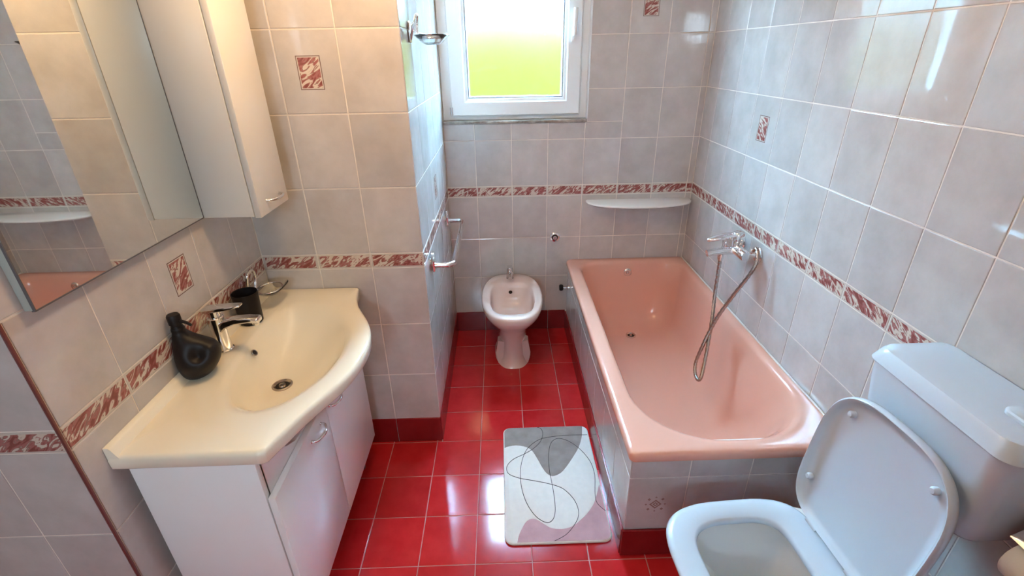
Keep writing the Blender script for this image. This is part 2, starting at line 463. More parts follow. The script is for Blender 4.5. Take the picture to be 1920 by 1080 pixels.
# ------------------------------------------------------------------ window
win = bpy.data.objects.new('window_1', None); COL.objects.link(win); win.location = (.22, YB+.05, WZ0)
structure(win, 'white framed frosted window above the bidet')
fy0, fy1 = YB+.045, YB+.105
FX0, FX1, FZ0 = XC+.002, WX1-.002, 1.288
def fr(i, j, y): return [Vector((FX0+i, y, FZ0+j)), Vector((FX1-i, y, FZ0+j)), Vector((FX1-i, y, WZ1-.004-j)), Vector((FX0+i, y, WZ1-.004-j))]
_r = [fr(0, 0, fy1), fr(0, 0, fy0+.002), fr(.002, .002, fy0), fr(.05, .038, fy0), fr(.05, .038, fy1)]
MB().loft(_r+[_r[0]], False, False).build('window_frame', PVC, win)
cy0, cy1 = YB+.022, YB+.085
CX0, CX1, CZ0, CZ1 = -.130, .551, 1.309, WZ1-.03
GX0, GX1, GZ0, GZ1 = -.036, .459, 1.398, WZ1-.115
def frame_rings(y_out, y_in):
    o = lambda i, y: [Vector((CX0+i, y, CZ0+i)), Vector((CX1-i, y, CZ0+i)), Vector((CX1-i, y, CZ1-i)), Vector((CX0+i, y, CZ1-i))]
    g = lambda i, y: [Vector((GX0+i, y, GZ0+i)), Vector((GX1-i, y, GZ0+i)), Vector((GX1-i, y, GZ1-i)), Vector((GX0+i, y, GZ1-i))]
    return [o(0, y_in), o(0, y_out+.006), o(.006, y_out), g(-.022, y_out), g(-.016, y_out+.006), g(-.004, y_out+.009), g(0, y_out+.016), g(0, y_in)]
mb = MB(); r = frame_rings(cy0, cy1); mb.loft(r+[r[0]], False, False)
cas = mb.build('casement', PVC, win)
gs = MB()
for a in ((GX0, GX1, GZ0-.0, GZ0+.003), (GX0, GX1, GZ1-.003, GZ1), (GX0, GX0+.003, GZ0, GZ1), (GX1-.003, GX1, GZ0, GZ1)):
    gs.box(a[0], a[1], cy0+.013, cy0+.03, a[2], a[3])
gs.build('glazing_seal', SEAL, cas)
MB().box(GX0-.004, GX1+.004, cy0+.028, cy0+.034, GZ0-.004, GZ1+.004).build('pane', FROST, win)
hd = MB().box(.494, .518, cy0-.012, cy0+.002, 1.655, 1.72).tube([(.506, cy0-.01, 1.69), (.506, cy0-.035, 1.69)], .009, 12)
hd.tube(catmull([(.506, cy0-.036, 1.685), (.507, cy0-.04, 1.72), (.508, cy0-.04, 1.77), (.509, cy0-.036, 1.80)], 5), [.010]*11+[.0105]*5, 12)
hd.build('window_handle', PVC, cas, smooth=40)
MB().tube([(-.128, cy0+.004, 1.315), (-.128, cy0+.004, 1.355)], .009, 12).build('hinge', CHROME, cas, smooth=40)
MB().box(FX0, FX1, YB-.012, fy1, WZ0+.001, FZ0-.001).build('window_sill', STONE, win, bevel=.002)
MB().box(FX1, WX1+.001, YB-.003, fy0+.02, FZ0, WZ1-.004).build('reveal_strip', PVC, win)

# ------------------------------------------------------------------ outside
def bumpy(name, nx, nz, fn, mat):
    vs = [fn(i/nx, j/nz) for j in range(nz+1) for i in range(nx+1)]
    fs = [(j*(nx+1)+i, j*(nx+1)+i+1, (j+1)*(nx+1)+i+1, (j+1)*(nx+1)+i) for j in range(nz) for i in range(nx)]
    return link(name, mesh_from(name, vs, fs, 60), mat)
def hedge_fn(u, v):
    x = -9+18*u; h = 2.98+.06*noise.noise((x*.6, 3.1, 0))
    if v < .5: z = -1+(h+1)*v*2; y = 5.2
    else: z = h; y = 5.2+(v-.5)*2*1.6
    k = noise.noise((x*1.5, y*1.5, z*1.5))
    return (x, y-.25*k, z+.18*k)
hg = bumpy('garden_hedge', 90, 40, hedge_fn, HEDGE)
tag(hg, 'tall yellow green garden hedge blurred behind the frosted window', 'hedge')
lw = bumpy('lawn', 30, 12, lambda u, v: (-9+18*u, 1.3+3.2*v, -1.0+.04*noise.noise((u*20, v*8, 1))), LAWN)
lw['kind'] = 'stuff'; tag(lw, 'green lawn outside below the frosted window', 'lawn')

# ------------------------------------------------------------------ pendant lamp (above the frame)
LX, LY, LZ = -.15, -.68, 2.10
lamp = thing('pendant_lamp', 'round opal globe lamp glowing warm on a short rod under the ceiling', 'lamp', (LX, LY, ZC))
MB().lathe([(.0, 0), (.055, 0), (.055, -.012), (.03, -.03), (0, -.03)], (LX, LY, ZC-.001), n=32).build('ceiling_rose', LACQ, lamp, smooth=40)
MB().tube([(LX, LY, ZC-.03), (LX, LY, LZ+.10)], .007, 12).build('rod', CHROME, lamp, smooth=60)
MB().lathe([(.105*math.sin(PI*i/14), .105*math.cos(PI*i/14)) for i in range(15)], (LX, LY, LZ), n=28, caps=False).build('lamp_globe', GLOW, lamp, smooth=60)

# ------------------------------------------------------------------ bathtub
TX0, TX1, TY0, TY1, TZ = .505, XR-.001, -.790, YB-.002, .482
tub = thing('bathtub', 'salmon pink built-in bathtub along the right tiled wall', 'bathtub', ((TX0+TX1)/2, (TY0+TY1)/2, 0))
def tub_ring(e, z, i, rn, rf):
    return rrect(TX0+.066+i[0], TX1-.036-i[1], TY0+.055+i[2], TY1-.058-i[3], (rn, rn, rf, rf), z, 12)
rings = [rrect(TX0+.012, TX1-.002, TY0+.012, TY1-.002, .02, TZ-.035, 12), rrect(TX0+.002, TX1, TY0+.002, TY1, .02, TZ-.034, 12), rrect(TX0, TX1, TY0, TY1, .022, TZ-.028, 12), rrect(TX0, TX1, TY0, TY1, .024, TZ-.012, 12),
         rrect(TX0+.004, TX1, TY0+.004, TY1, .026, TZ-.003, 12), rrect(TX0+.013, TX1-.004, TY0+.013, TY1-.004, .03, TZ, 12)]
rings += [tub_ring(0, TZ-.001, (-.012, -.012, -.012, -.012), .27, .10), tub_ring(0, TZ-.006, (0, 0, 0, 0), .265, .10), tub_ring(0, TZ-.020, (.008, .008, .012, .006), .26, .10),
          tub_ring(0, TZ-.06, (.016, .016, .04, .012), .255, .10), tub_ring(0, TZ-.14, (.026, .026, .085, .020), .25, .11), tub_ring(0, TZ-.24, (.040, .040, .15, .032), .24, .12),
          tub_ring(0, TZ-.32, (.058, .058, .22, .048), .23, .125), tub_ring(0, TZ-.365, (.085, .085, .275, .075), .21, .12), tub_ring(0, TZ-.385, (.13, .13, .33, .12), .17, .10), tub_ring(0, TZ-.392, (.19, .19, .42, .25), .1, .06), tub_ring(0, TZ-.394, (.27, .27, .6, .55), .03, .03)]
MB().loft(rings, False, True).build('tub_shell', PINK, tub, smooth=50)
dr = MB().lathe([(.030, -.004), (.030, .003), (.024, .004), (.020, -.002), (.0, -.002)], (.869, .525, TZ-.388), n=24, caps=False).build('drain', CHROME, tub, smooth=40)
MB().lathe([(.019, -.0015), (.019, -.0005), (0, -.0005)], (.869, .525, TZ-.388), n=20).build('drain_hole', DARK, dr)
MB().lathe([(.0, -.001), (.009, -.001), (.007, .004), (0, .005)], (.869, .525, TZ-.388), n=16).build('drain_plug', CHROME, dr, smooth=50)
ov = MB().lathe([(.029, .012), (.029, .004), (.024, -.004), (.018, -.006), (.016, -.002)], (.868, .722, .413), axis='y', n=28, caps=False).build('overflow', CHROME, tub, smooth=40)
MB().lathe([(.017, -.001), (0, -.001)], (.868, .722, .413), axis='y', n=20, caps=False).build('overflow_hole', DARK, ov)
MB().lathe([(.0, .0), (.011, .0), (.011, -.006), (.007, -.011), (0, -.012)], (.868, .722, .413), axis='y', n=20).build('overflow_knob', CHROME, ov, smooth=40)
MB().tube([(TX1-.004, TY0+.02, TZ+.001), (TX1-.004, TY1-.01, TZ+.001)], .004, 8).build('silicone_seal', simple('white silicone', (.72, .68, .62), .4), tub, smooth=60)

# tiled apron of the tub
ap = MB().box(.519, XR-.02, -.776, -.70, 0, .447).box(.519, .57, -.70, YB-.01, 0, .447).build('tub_apron', GROUT)
tag(ap, 'tiled apron carrying the pink bathtub with a red skirting', 'tub panel')
for (s0, s1) in spans(-.778, YB-.004, [-.582+TW*k for k in range(8)]):
    place_tile('apron_tile', ap, '-x', .516, s0, s1, .1255, .366, TILE); place_tile('apron_tile', ap, '-x', .516, s0, s1, .366, .446, TILE)
    place_tile('skirting_tile', ap, '-x', .508, s0, s1, 0, .1255, SKIRT, gap=.001)
first = None
for (s0, s1) in spans(.516, XR-.006, [.708, .906, 1.105]):
    t = place_tile('apron_tile', ap, '-y', -.7785, s0, s1, .1255, .366, TILE); first = first or t
    place_tile('apron_tile', ap, '-y', -.7785, s0, s1, .366, .446, TILE)
    place_tile('skirting_tile', ap, '-y', -.7865, s0-.006 if s0 < .52 else s0, s1, 0, .1255, SKIRT, gap=.001)
def diamond_ring(mb, r0, r1, c=(0, 0)):
    vs = []
    for r in (r0, r1): vs += [(c[0]+r, -.0004, c[1]), (c[0], -.0004, c[1]+r), (c[0]-r, -.0004, c[1]), (c[0], -.0004, c[1]-r)]
    mb.add(vs, [(i, (i+1) % 4, 4+(i+1) % 4, 4+i) for i in range(4)])
mb = MB(); diamond_ring(mb, .004, .010); diamond_ring(mb, .014, .021)
for a in range(8):
    x, z = .032*math.cos(a*PI/4), .032*math.sin(a*PI/4); diamond_ring(mb, .0008, .006 if a % 2 else .004, (x, z))
dm = mb.build('printed_motif', MOTBR); dm.parent = first

# ------------------------------------------------------------------ bath mixer and hose
mx = thing('bath_mixer', 'chrome lever bath mixer on the wall above the bathtub', 'faucet', (XR, .05, .82))
for yy in (-.025, .125):
    MB().lathe([(.0, 0), (.034, 0), (.034, -.006), (.026, -.012), (.014, -.013), (.014, -.045), (.018, -.046), (.018, -.062), (0, -.062)], (XR-.001, yy, .822), axis='x', n=28).build('wall_union', CHROME, mx, smooth=35)
MB().lathe([(.0, -.098), (.019, -.098), (.022, -.09), (.023, -.05), (.023, .05), (.022, .09), (.019, .098), (0, .098)], (XR-.065, .05, .822), axis='y', n=28).build('mixer_body', CHROME, mx, smooth=35)
MB().lathe([(.0, -.012), (.022, -.012), (.025, 0), (.025, .035), (.023, .04), (.027, .043), (.027, .068), (.022, .076), (0, .078)], (XR-.065, .05, .822), n=28).build('cartridge', CHROME, mx, smooth=35)
MB().tube([(XR-.07, .05, .815), (XR-.12, .05, .812), (XR-.165, .05, .808), (XR-.19, .05, .803)], [.019, .017, .0155, .0155], 18).build('spout', CHROME, mx, smooth=50)
MB().lathe([(.0, 0), (.013, 0), (.013, -.02), (.010, -.03), (0, -.03)], (XR-.125, .05, .80), n=18).build('diverter', CHROME, mx, smooth=40)
lv = catmull([(XR-.065, .062, .888), (XR-.11, .068, .884), (XR-.16, .066, .874), (XR-.192, .05, .866), (XR-.16, .034, .874), (XR-.11, .032, .884), (XR-.065, .038, .888)], 6)
MB().tube(lv, .0075, 10).build('lever', CHROME, mx, smooth=60)
MB().tube([(XR-.125, .05, .825), (XR-.118, .05, .862)], .006, 10).build('diverter_knob', CHROME, mx, smooth=60)
hz = catmull([(XR-.125, .05, .772), (XR-.124, .048, .70), (XR-.126, .035, .60), (XR-.142, -.012, .52), (XR-.168, -.073, .42), (XR-.192, -.121, .34), (XR-.212, -.155, .29), (XR-.222, -.150, .272), (XR-.222, -.112, .282), (XR-.212, -.080, .32), (XR-.190, -.070, .40),
              (XR-.160, -.054, .475), (XR-.135, -.055, .55), (XR-.105, -.084, .66), (XR-.075, -.112, .76), (XR-.055, -.115, .82), (XR-.048, -.098, .857), (XR-.045, -.075, .868), (XR-.045, -.055, .855)], 12)
hr = [.0078 + .0009*math.sin(i*2.1) for i in range(len(hz))]
hs = MB().tube(hz, hr, 10).build('shower_hose', STEEL, None, smooth=60)
tag(hs, 'steel shower hose hanging in a loop from the bath mixer into the tub', 'hose')

# ------------------------------------------------------------------ ceramic shelf on the end wall
def half_ellipse(x0, x1, yb, dep, z, n=28):
    cx, rx = (x0+x1)/2, (x1-x0)/2
    pts = [Vector((cx-rx*math.cos(PI*i/n), yb-dep*(math.sin(PI*i/n)**.75), z)) for i in range(n+1)]
    return pts
sx0, sx1, sz = .606, XR-.004, .846
rg = [half_ellipse(sx0+.06, sx1-.06, YB-.0005, .085, sz-.032), half_ellipse(sx0+.02, sx1-.02, YB-.0005, .135, sz-.022), half_ellipse(sx0, sx1, YB-.0005, .160, sz-.010), half_ellipse(sx0+.002, sx1-.002, YB-.0005, .160, sz-.003), half_ellipse(sx0+.008, sx1-.008, YB-.0005, .152, sz)]
sh = MB().loft(rg).build('wall_shelf', WHITE, None, smooth=50)
tag(sh, 'white ceramic half oval shelf on the end wall above the bathtub', 'shelf')

# ------------------------------------------------------------------ small fittings on the end wall
vk = thing('shutoff_valve', 'round chrome stop valve on the end wall above the bidet', 'valve', (.433, YB, .626))
MB().lathe([(.0, 0), (.029, 0), (.028, -.005), (.021, -.010), (.019, -.010)], (.433, YB-.001, .626), axis='y', n=28, caps=False).build('rosette', CHROME, vk, smooth=40)
MB().lathe([(.012, -.004), (.012, -.022), (.009, -.028), (.0, -.028)], (.433, YB-.001, .626), axis='y', n=20, caps=False).build('knob', CHROME, vk, smooth=40)
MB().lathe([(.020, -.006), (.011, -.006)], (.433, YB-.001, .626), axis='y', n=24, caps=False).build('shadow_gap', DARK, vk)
dk = thing('drain_tap', 'black knob on a chrome stem beside the far end of the bathtub', 'valve', (.50, .72, .32))
MB().lathe([(.0, 0), (.017, 0), (.017, -.006), (.009, -.010), (.009, -.032), (0, -.032)], (.5155, .735, .318), axis='x', n=20).build('stem', CHROME, dk, smooth=40)
MB().lathe([(.0, 0), (.016, 0), (.020, -.006), (.020, -.018), (.015, -.023), (0, -.023)], (.485, .735, .318), axis='x', n=24).build('knob', BLACK, dk, smooth=40)

# ------------------------------------------------------------------ bidet
BX = .168
bd = thing('bidet', 'pale pink ceramic bidet standing against the end wall', 'bidet', (BX, .5, 0))
def bid(hw_f, hw_m, hw_b, y0, y1, z, n=64, sq=3.3):
    """egg-square outline: half widths at front, middle and back"""
    out = []; cy = (y0+y1)/2; hy = (y1-y0)/2
    for i in range(n):
        a = 2*PI*i/n; c, s = math.cos(a), math.sin(a)
        yy = math.copysign(abs(s)**(2/sq), s); xx = math.copysign(abs(c)**(2/sq), c)
        wgt = hw_m + (hw_b-hw_m)*max(0, yy)**1.6 + (hw_f-hw_m)*max(0, -yy)**1.6
        out.append(Vector((BX+xx*wgt, cy+yy*hy, z)))
    return out
rg = [bid(.075, .105, .11, .352, .70, .0), bid(.07, .10, .105, .357, .70, .006), bid(.062, .085, .09, .37, .70, .06), bid(.060, .080, .09, .375, .705, .15), bid(.066, .088, .10, .36, .715, .21),
      bid(.085, .118, .12, .315, .735, .265), bid(.110, .150, .135, .255, .755, .315), bid(.128, .165, .145, .218, .765, .355), bid(.134, .170, .148, .205, .770, .383), bid(.131, .168, .146, .208, .768, .398), bid(.122, .160, .140, .216, .76, .404),
      bid(.104, .126, .120, .262, .655, .403, sq=4.2), bid(.099, .120, .115, .270, .640, .394, sq=4.2), bid(.095, .116, .111, .275, .632, .37, sq=4.2), bid(.084, .108, .102, .285, .625, .32, sq=3.8), bid(.066, .092, .088, .305, .60, .272), bid(.045, .065, .065, .335, .55, .256), bid(.01, .015, .015, .40, .46, .252)]
MB().loft(rg, True, True).build('bidet_body', BIDET, bd, smooth=55)
d2 = MB().lathe([(.024, .0), (.024, .004), (.018, .005), (.015, .001), (0, .001)], (BX, .395, .2545), n=24, caps=False).build('drain', CHROME, bd, smooth=40)
MB().lathe([(.013, .0015), (0, .0015)], (BX, .395, .2545), n=16, caps=False).build('drain_hole', DARK, d2)
MB().lathe([(.011, -.001), (.009, -.002), (0, -.002)], (BX-.006, .623, .352), axis='y', n=18, caps=False).build('overflow_hole', DARK, bd)
for sx in (-1, 1):
    for zz in (.055, .085):
        MB().lathe([(.008, 0), (.008, sx*.004), (.004, sx*.006), (0, sx*.006)], (BX+sx*.085, .44, zz), axis='x', n=12).build('bolt_cap', WHITE, bd, smooth=40)
    wing = [[(BX+sx*x, .40+dy, z) for x, dy in ((.05, 0), (.098-.012*abs(z-.07)/.07, .015), (.100-.012*abs(z-.07)/.07, .06), (.05, .09))] for z in (0, .03, .07, .11, .15)]
    MB().loft([[Vector(p) for p in r_] for r_ in wing]).build('side_wing', BIDET, bd, smooth=50)
bf = thing('bidet_faucet', 'small chrome single lever faucet on the rear rim of the bidet', 'faucet', (BX-.006, .71, .404))
MB().lathe([(.0, 0), (.023, 0), (.021, .006), (.019, .04), (.020, .05), (.018, .062), (0, .064)], (BX-.006, .712, .403), n=24).build('faucet_body', CHROME, bf, smooth=35)
MB().tube([(BX-.006, .705, .432), (BX-.006, .66, .440), (BX-.006, .635, .432)], [.013, .012, .012], 14).build('spout', CHROME, bf, smooth=50)
MB().loft([[Vector((BX-.006+a*w_, yy, z_+c*.006)) for a, c in ((-1, -1), (1, -1), (1, 1), (-1, 1))] for yy, w_, z_ in ((.73, .014, .470), (.70, .016, .474), (.66, .011, .486), (.64, .009, .490))]).build('lever', CHROME, bf, smooth=30, bevel=.002)

# ------------------------------------------------------------------ towel rail on the chase
tr = thing('towel_rail', 'chrome towel rail on the side of the tiled chase', 'towel rail', (XC, .27, .815))
for yy in (-.035, .565):
    MB().lathe([(.0, 0), (.020, 0), (.020, .006), (.014, .010), (.012, .018), (0, .018)], (XC+.0005, yy, .826), axis='x', n=24).build('wall_plate', CHROME, tr, smooth=40)
    MB().box(XC+.003, XC+.018, yy-.015, yy+.015, .790, .872).build('bracket', CHROME, tr, bevel=.004)
pth = [(XC+.012, -.035, .815), (XC+.065, -.035, .815)]+[(XC+.065+.03*math.sin(a*PI/10), -.005-.03*math.cos(a*PI/10), .815) for a in range(1, 6)]+[(XC+.095, .535, .815)][:0]
pth += [(XC+.095, y_, .815) for y_ in (.1, .3, .45, .535)]+[(XC+.065+.03*math.cos(a*PI/10), .535+.03*math.sin(a*PI/10), .815) for a in range(1, 6)]+[(XC+.012, .565, .815)]
MB().tube(pth, .0105, 14).build('rail', CHROME, tr, smooth=60)

# ------------------------------------------------------------------ two wall soap dishes
def soap_dish(base, out, along, label, s=1.0, k=1.0):
    """chrome loop bracket with a clear glass dish; out = direction away from the wall, along = along the wall"""
    b = Vector(base); o = Vector(out); a = Vector(along); u = Vector((0, 0, 1))
    t = thing('soap_dish', label, 'soap dish', base, 'wall soap dishes of glass and chrome')
    P = lambda p, q, r_: b + a*(p*s) + o*(q*s) + u*(r_*s)
    mb = MB(); vs = [P(p, q, r_) for q in (0, .008) for p, r_ in ((-.012, -.012), (.012, -.012), (.012, .055), (-.012, .055))]
    mb.add(vs, [(0,1,2,3),(4,7,6,5),(0,4,5,1),(1,5,6,2),(2,6,7,3),(3,7,4,0)]); mb.build('wall_plate', CHROME, t, bevel=.003)
    lp = catmull([P(p*k, q, r_*k) for p, q, r_ in ((-.008, .008, .0), (-.026, .02, .035), (-.022, .03, .066), (.002, .034, .072), (.016, .03, .05), (.008, .028, .02), (-.002, .03, .004))], 7)
    MB().tube(lp, .0042*s*k, 10).build('loop', CHROME, t, smooth=60)
    ring = [P(.055*math.cos(k*2*PI/36)+.03, .072+.046*math.sin(k*2*PI/36), .004) for k in range(36)]
    MB().tube(ring, .0035*s, 10, closed=True).build('ring', CHROME, t, smooth=60)
    def el(rx, ry, z): return [P(.03+math.copysign(abs(math.cos(k*2*PI/40))**.6, math.cos(k*2*PI/40))*rx, .075+math.copysign(abs(math.sin(k*2*PI/40))**.6, math.sin(k*2*PI/40))*ry, z) for k in range(40)]
    MB().loft([el(.03, .022, -.018), el(.044, .034, -.012), el(.072, .056, .008), el(.076, .06, .011), el(.074, .058, .013), el(.066, .050, .010), el(.042, .032, -.007), el(.03, .022, -.012)]).build('glass_dish', GLASS, t, smooth=50)
    return t
soap_dish((XC+.0005, -.03, 1.656), (1, 0, 0), (0, 1, 0), 'glass soap dish in a chrome holder beside the window')
soap_dish((XL+.0005, -.335, .855), (1, 0, 0), (0, 1, 0), 'clear glass soap dish on a chrome loop in the corner behind the washbasin', .88, 1.35)

# ------------------------------------------------------------------ washbasin
BZ = .800
wb = thing('washbasin', 'ivory moulded washbasin with a bowed front on the vanity cabinet', 'washbasin', (-.55, -.63, BZ-.04))
OUT = [(XL+.001, -1.060), (-.60, -1.060), (-.445, -1.060), (-.433, -1.052), (-.424, -1.025), (-.408, -.985), (-.390, -.935), (-.362, -.870), (-.330, -.800), (-.309, -.720), (-.301, -.640), (-.305, -.580), (-.317, -.520), (-.342, -.456), (-.375, -.395), (-.402, -.345), (-.420, -.295), (-.430, -.250), (-.434, -.215), (-.442, -.196), (-.46, -.1925), (-.60, -.1925), (XL+.001, -.1925)]
OPEN = [(-.640, -.305), (-.560, -.322), (-.490, -.358), (-.425, -.430), (-.382, -.520), (-.366, -.610), (-.370, -.690), (-.392, -.780), (-.445, -.870), (-.520, -.912), (-.590, -.890), (-.645, -.815), (-.676, -.710), (-.688, -.590), (-.690, -.470), (-.680, -.360)]
DC = Vector((-.580, -.648, 0)); CC = Vector((-.54, -.62, 0))
def by_angle(poly, closed_smooth):
    pts = [Vector((p[0], p[1], 0)) for p in poly]
    if closed_smooth: pts = catmull(pts, 10, True)
    return pts
def radial(pts, ang):
    d = Vector((math.cos(ang), math.sin(ang), 0)); best = None
    for i in range(len(pts)):
        a, b = pts[i-1]-CC, pts[i]-CC; e = b-a
        den = d.x*e.y-d.y*e.x
        if abs(den) < 1e-12: continue
        t = (a.x*e.y-a.y*e.x)/den; u = (a.x*d.y-a.y*d.x)/den
        if t > 0 and -1e-6 <= u <= 1+1e-6: best = t if best is None else max(best, t)
    return CC + d*best
def smooth_open(poly):
    pts = [Vector((p[0], p[1], 0)) for p in poly]
    sm = [pts[0], pts[1]] + catmull(pts[2:21], 5)[1:-1] + pts[20:]
    return sm
outp = smooth_open(OUT); opnp = by_angle(OPEN, True)
ANG = sorted([2*PI*i/128 for i in range(128)] + [math.atan2(p[1]-CC.y, p[0]-CC.x) % (2*PI) for p in (OUT[0], OUT[2], OUT[3], OUT[19], OUT[-1])])
Ro = [radial(outp, a) for a in ANG]; Rp = [radial(opnp, a) for a in ANG]
def inset(R, d):
    o = []
    for p in R:
        q = p.copy(); 
        v = CC-p; L_ = v.length; o.append(p+v/L_*d)
    return o
Z = lambda R, z: [Vector((p.x, p.y, z)) for p in R]
mixr = lambda A, B, t: [a.lerp(b, t) for a, b in zip(A, B)]
DR = [DC + Vector((math.cos(a), math.sin(a), 0))*.022 for a in ANG]
rings = [Z(mixr(Ro, DR, .55), .655), Z(mixr(Ro, DR, .25), .72), Z(inset(Ro, .02), .752), Z(inset(Ro, .006), BZ-.042), Z(inset(Ro, .001), BZ-.036), Z(Ro, BZ-.012), Z(inset(Ro, .003), BZ-.003), Z(inset(Ro, .011), BZ+.0005), Z(mixr(Ro, Rp, .6), BZ-.001), Z(mixr(Ro, Rp, .9), BZ-.003),
         Z(mixr(Rp, DR, .03), BZ-.008), Z(mixr(Rp, DR, .10), BZ-.021), Z(mixr(Rp, DR, .2), BZ-.045), Z(mixr(Rp, DR, .32), BZ-.071), Z(mixr(Rp, DR, .46), BZ-.092), Z(mixr(Rp, DR, .62), BZ-.107), Z(mixr(Rp, DR, .8), BZ-.117), Z(DR, BZ-.122), Z(mixr(DR, [DC]*len(ANG), .9), BZ-.123)]
MB().loft(rings, True, True).build('basin_shell', BASIN, wb, smooth=50)
MB().loft([[Vector((XL+.001+x, y, BZ+z)) for x, z in ((0, -.01), (.03, -.01), (.022, .004), (.016, .018), (.012, .0235), (0, .0245))] for y in (-1.0585, -1.056, -.9, -.6, -.3, -.196, -.194)]).build('back_upstand', BASIN, wb, smooth=50)
d3 = MB().lathe([(.031, .0), (.031, .004), (.026, .006), (.022, .002), (.020, -.001)], (DC.x, DC.y, BZ-.1225), n=28, caps=False).build('drain', STEEL, wb, smooth=40)
MB().lathe([(.021, .0008), (0, .0008)], (DC.x, DC.y, BZ-.1225), n=20, caps=False).build('drain_hole', DARK, d3)
MB().lathe([(.0, .0008), (.012, .001), (.010, .005), (.004, .006), (0, .006)], (DC.x, DC.y, BZ-.1225), n=18, caps=False).build('drain_cross', STEEL, d3, smooth=40)
oax = (Vector((0, 1, 0)), Vector((-.62, 0, .78)), Vector((.78, 0, .62)))
MB().lathe([(.0115, .001), (.0105, .0035), (.008, .003)], (-.672, -.592, .766), axis=oax, n=22, caps=False).build('overflow_ring', STEEL, wb, smooth=40)
MB().lathe([(.009, .0025), (0, .0025)], (-.672, -.592, .766), axis=oax, n=18, caps=False).build('overflow_hole', DARK, wb)

# basin faucet
FX, FY = -.742, -.616
fc = thing('basin_faucet', 'chrome single lever faucet at the back of the washbasin', 'faucet', (FX, FY, BZ))
MB().lathe([(.0, 0), (.027, 0), (.027, .003), (.024, .006), (.022, .05), (.0225, .095), (.0235, .112), (.021, .114), (0, .114)], (FX, FY, BZ), n=28).build('faucet_body', CHROME, fc, smooth=35)
def bar(secs):
    """rectangular bar along x: (x, half width, z, half height)"""
    return MB().loft([[Vector((x, FY+a*w_, z+c*h_)) for a, c in ((-1, -1), (1, -1), (1, 1), (-1, 1))] for x, w_, z, h_ in secs])
bar([(FX+.0, .018, BZ+.070, .020), (FX+.03, .017, BZ+.092, .013), (FX+.06, .0165, BZ+.101, .010), (FX+.10, .016, BZ+.104, .0085), (FX+.132, .0155, BZ+.101, .009)]).build('spout', CHROME, fc, bevel=.005, seg=3)
MB().lathe([(.0, 0), (.010, 0), (.010, -.008), (.008, -.009), (0, -.009)], (FX+.117, FY, BZ+.0935), n=18).build('aerator', CHROME, fc, smooth=40)
MB().lathe([(.017, 0), (.017, .02), (0, .02)], (FX, FY, BZ+.114), n=20).build('cartridge', CHROME, fc, smooth=40)
bar([(FX-.024, .019, BZ+.139, .006), (FX+.02, .019, BZ+.142, .006), (FX+.06, .016, BZ+.147, .0045), (FX+.088, .011, BZ+.151, .003)]).build('lever', CHROME, fc, bevel=.0025)

# soap dispenser
dp = thing('soap_dispenser', 'black teardrop soap dispenser with a hollow side on the washbasin', 'soap dispenser', (-.745, -.742, BZ))
prof = [(0, -.030, .026, .030), (.006, -.034, .036, .038), (.02, -.038, .050, .047), (.04, -.041, .064, .053), (.06, -.042, .073, .054), (.08, -.041, .075, .050), (.095, -.040, .070, .043), (.105, -.038, .056, .036), (.115, -.036, .038, .030), (.127, -.034, .018, .024), (.14, -.031, .005, .018), (.15, -.0305, .003, .0175), (.154, -.029, .001, .0155), (.16, -.028, -.001, .0145)]
pa = catmull([(a_, b_, c_) for a_, b_, c_, d_ in prof], 4); pb = catmull([(d_, 0, 0) for a_, b_, c_, d_ in prof], 4)
QX, QY = -.748, -.745
rings = []
hollow = Vector((QX+.038, QY-.034, BZ+.088))
for q_, ry_ in zip(pa, pb):
    h, l_, r_ = q_; ry_ = ry_.x; cx = QX+(l_+r_)/2; ring = []
    for i in range(56):
        a_ = 2*PI*i/56; p = Vector((cx+math.cos(a_)*(r_-l_)/2, QY+math.sin(a_)*ry_, BZ+.001+h))
        d_ = (p-hollow).length
        p += (Vector((cx, QY+.01, BZ+.03))-p).normalized()*(.030*math.exp(-(d_/.019)**2))
        ring.append(p)
    rings.append(ring)
MB().loft(rings).build('bottle', BLACK, dp, smooth=60)
MB().lathe([(.0, 0), (.0135, 0), (.0135, .008), (.0165, .009), (.0165, .032), (.014, .036), (0, .036)], (QX-.0145, QY, BZ+.158), n=24).build('pump_head', BLACK, dp, smooth=40)
MB().tube([(QX, QY-.001, BZ+.174), (QX+.018, QY-.004, BZ+.170), (QX+.030, QY-.006, BZ+.163)], [.005, .0042, .0035], 10).build('nozzle', BLACK, dp, smooth=60)

# tumbler
cu = MB().lathe([(.0, 0), (.033, 0), (.036, .003), (.038, .05), (.041, .108), (.0405, .110), (.039, .109), (.036, .05), (.034, .008), (0, .006)], (-.735, -.447, BZ+.001), n=36).build('tumbler', BLACK, None, smooth=35)
tag(cu, 'black cylindrical tumbler behind the washbasin faucet', 'cup')

# ------------------------------------------------------------------ vanity cabinet
vc = thing('vanity_cabinet', 'white two door vanity cabinet under the washbasin', 'cabinet', (-.62, -.67, 0))
VX0, VXF, VY0, VY1, VZ0, VZ1 = -.758, -.468, -1.048, -.292, .135, BZ-.044
MB().box(VX0, VXF, VY0, VY0+.018, VZ0, VZ1).build('side_panel', LACQ, vc, bevel=.001)
MB().box(VX0, VXF, VY1-.018, VY1, VZ0, VZ1).build('side_panel', LACQ, vc, bevel=.001)
MB().box(VX0, VX0+.012, VY0+.019, VY1-.019, VZ0, VZ1).build('back_panel', LACQ, vc)
MB().box(VX0+.013, VXF, VY0+.019, VY1-.019, VZ0, VZ0+.018).build('bottom_panel', LACQ, vc)
prof_ = [(VY0+.019, VZ1), (-.985, VZ1), (-.955, .725), (-.91, .675), (-.86, .648), (-.80, .640), (-.50, .640), (-.44, .648), (-.385, .675), (-.345, .725), (-.325, VZ1), (VY1-.019, VZ1)]
mb = MB(); n_ = len(prof_)
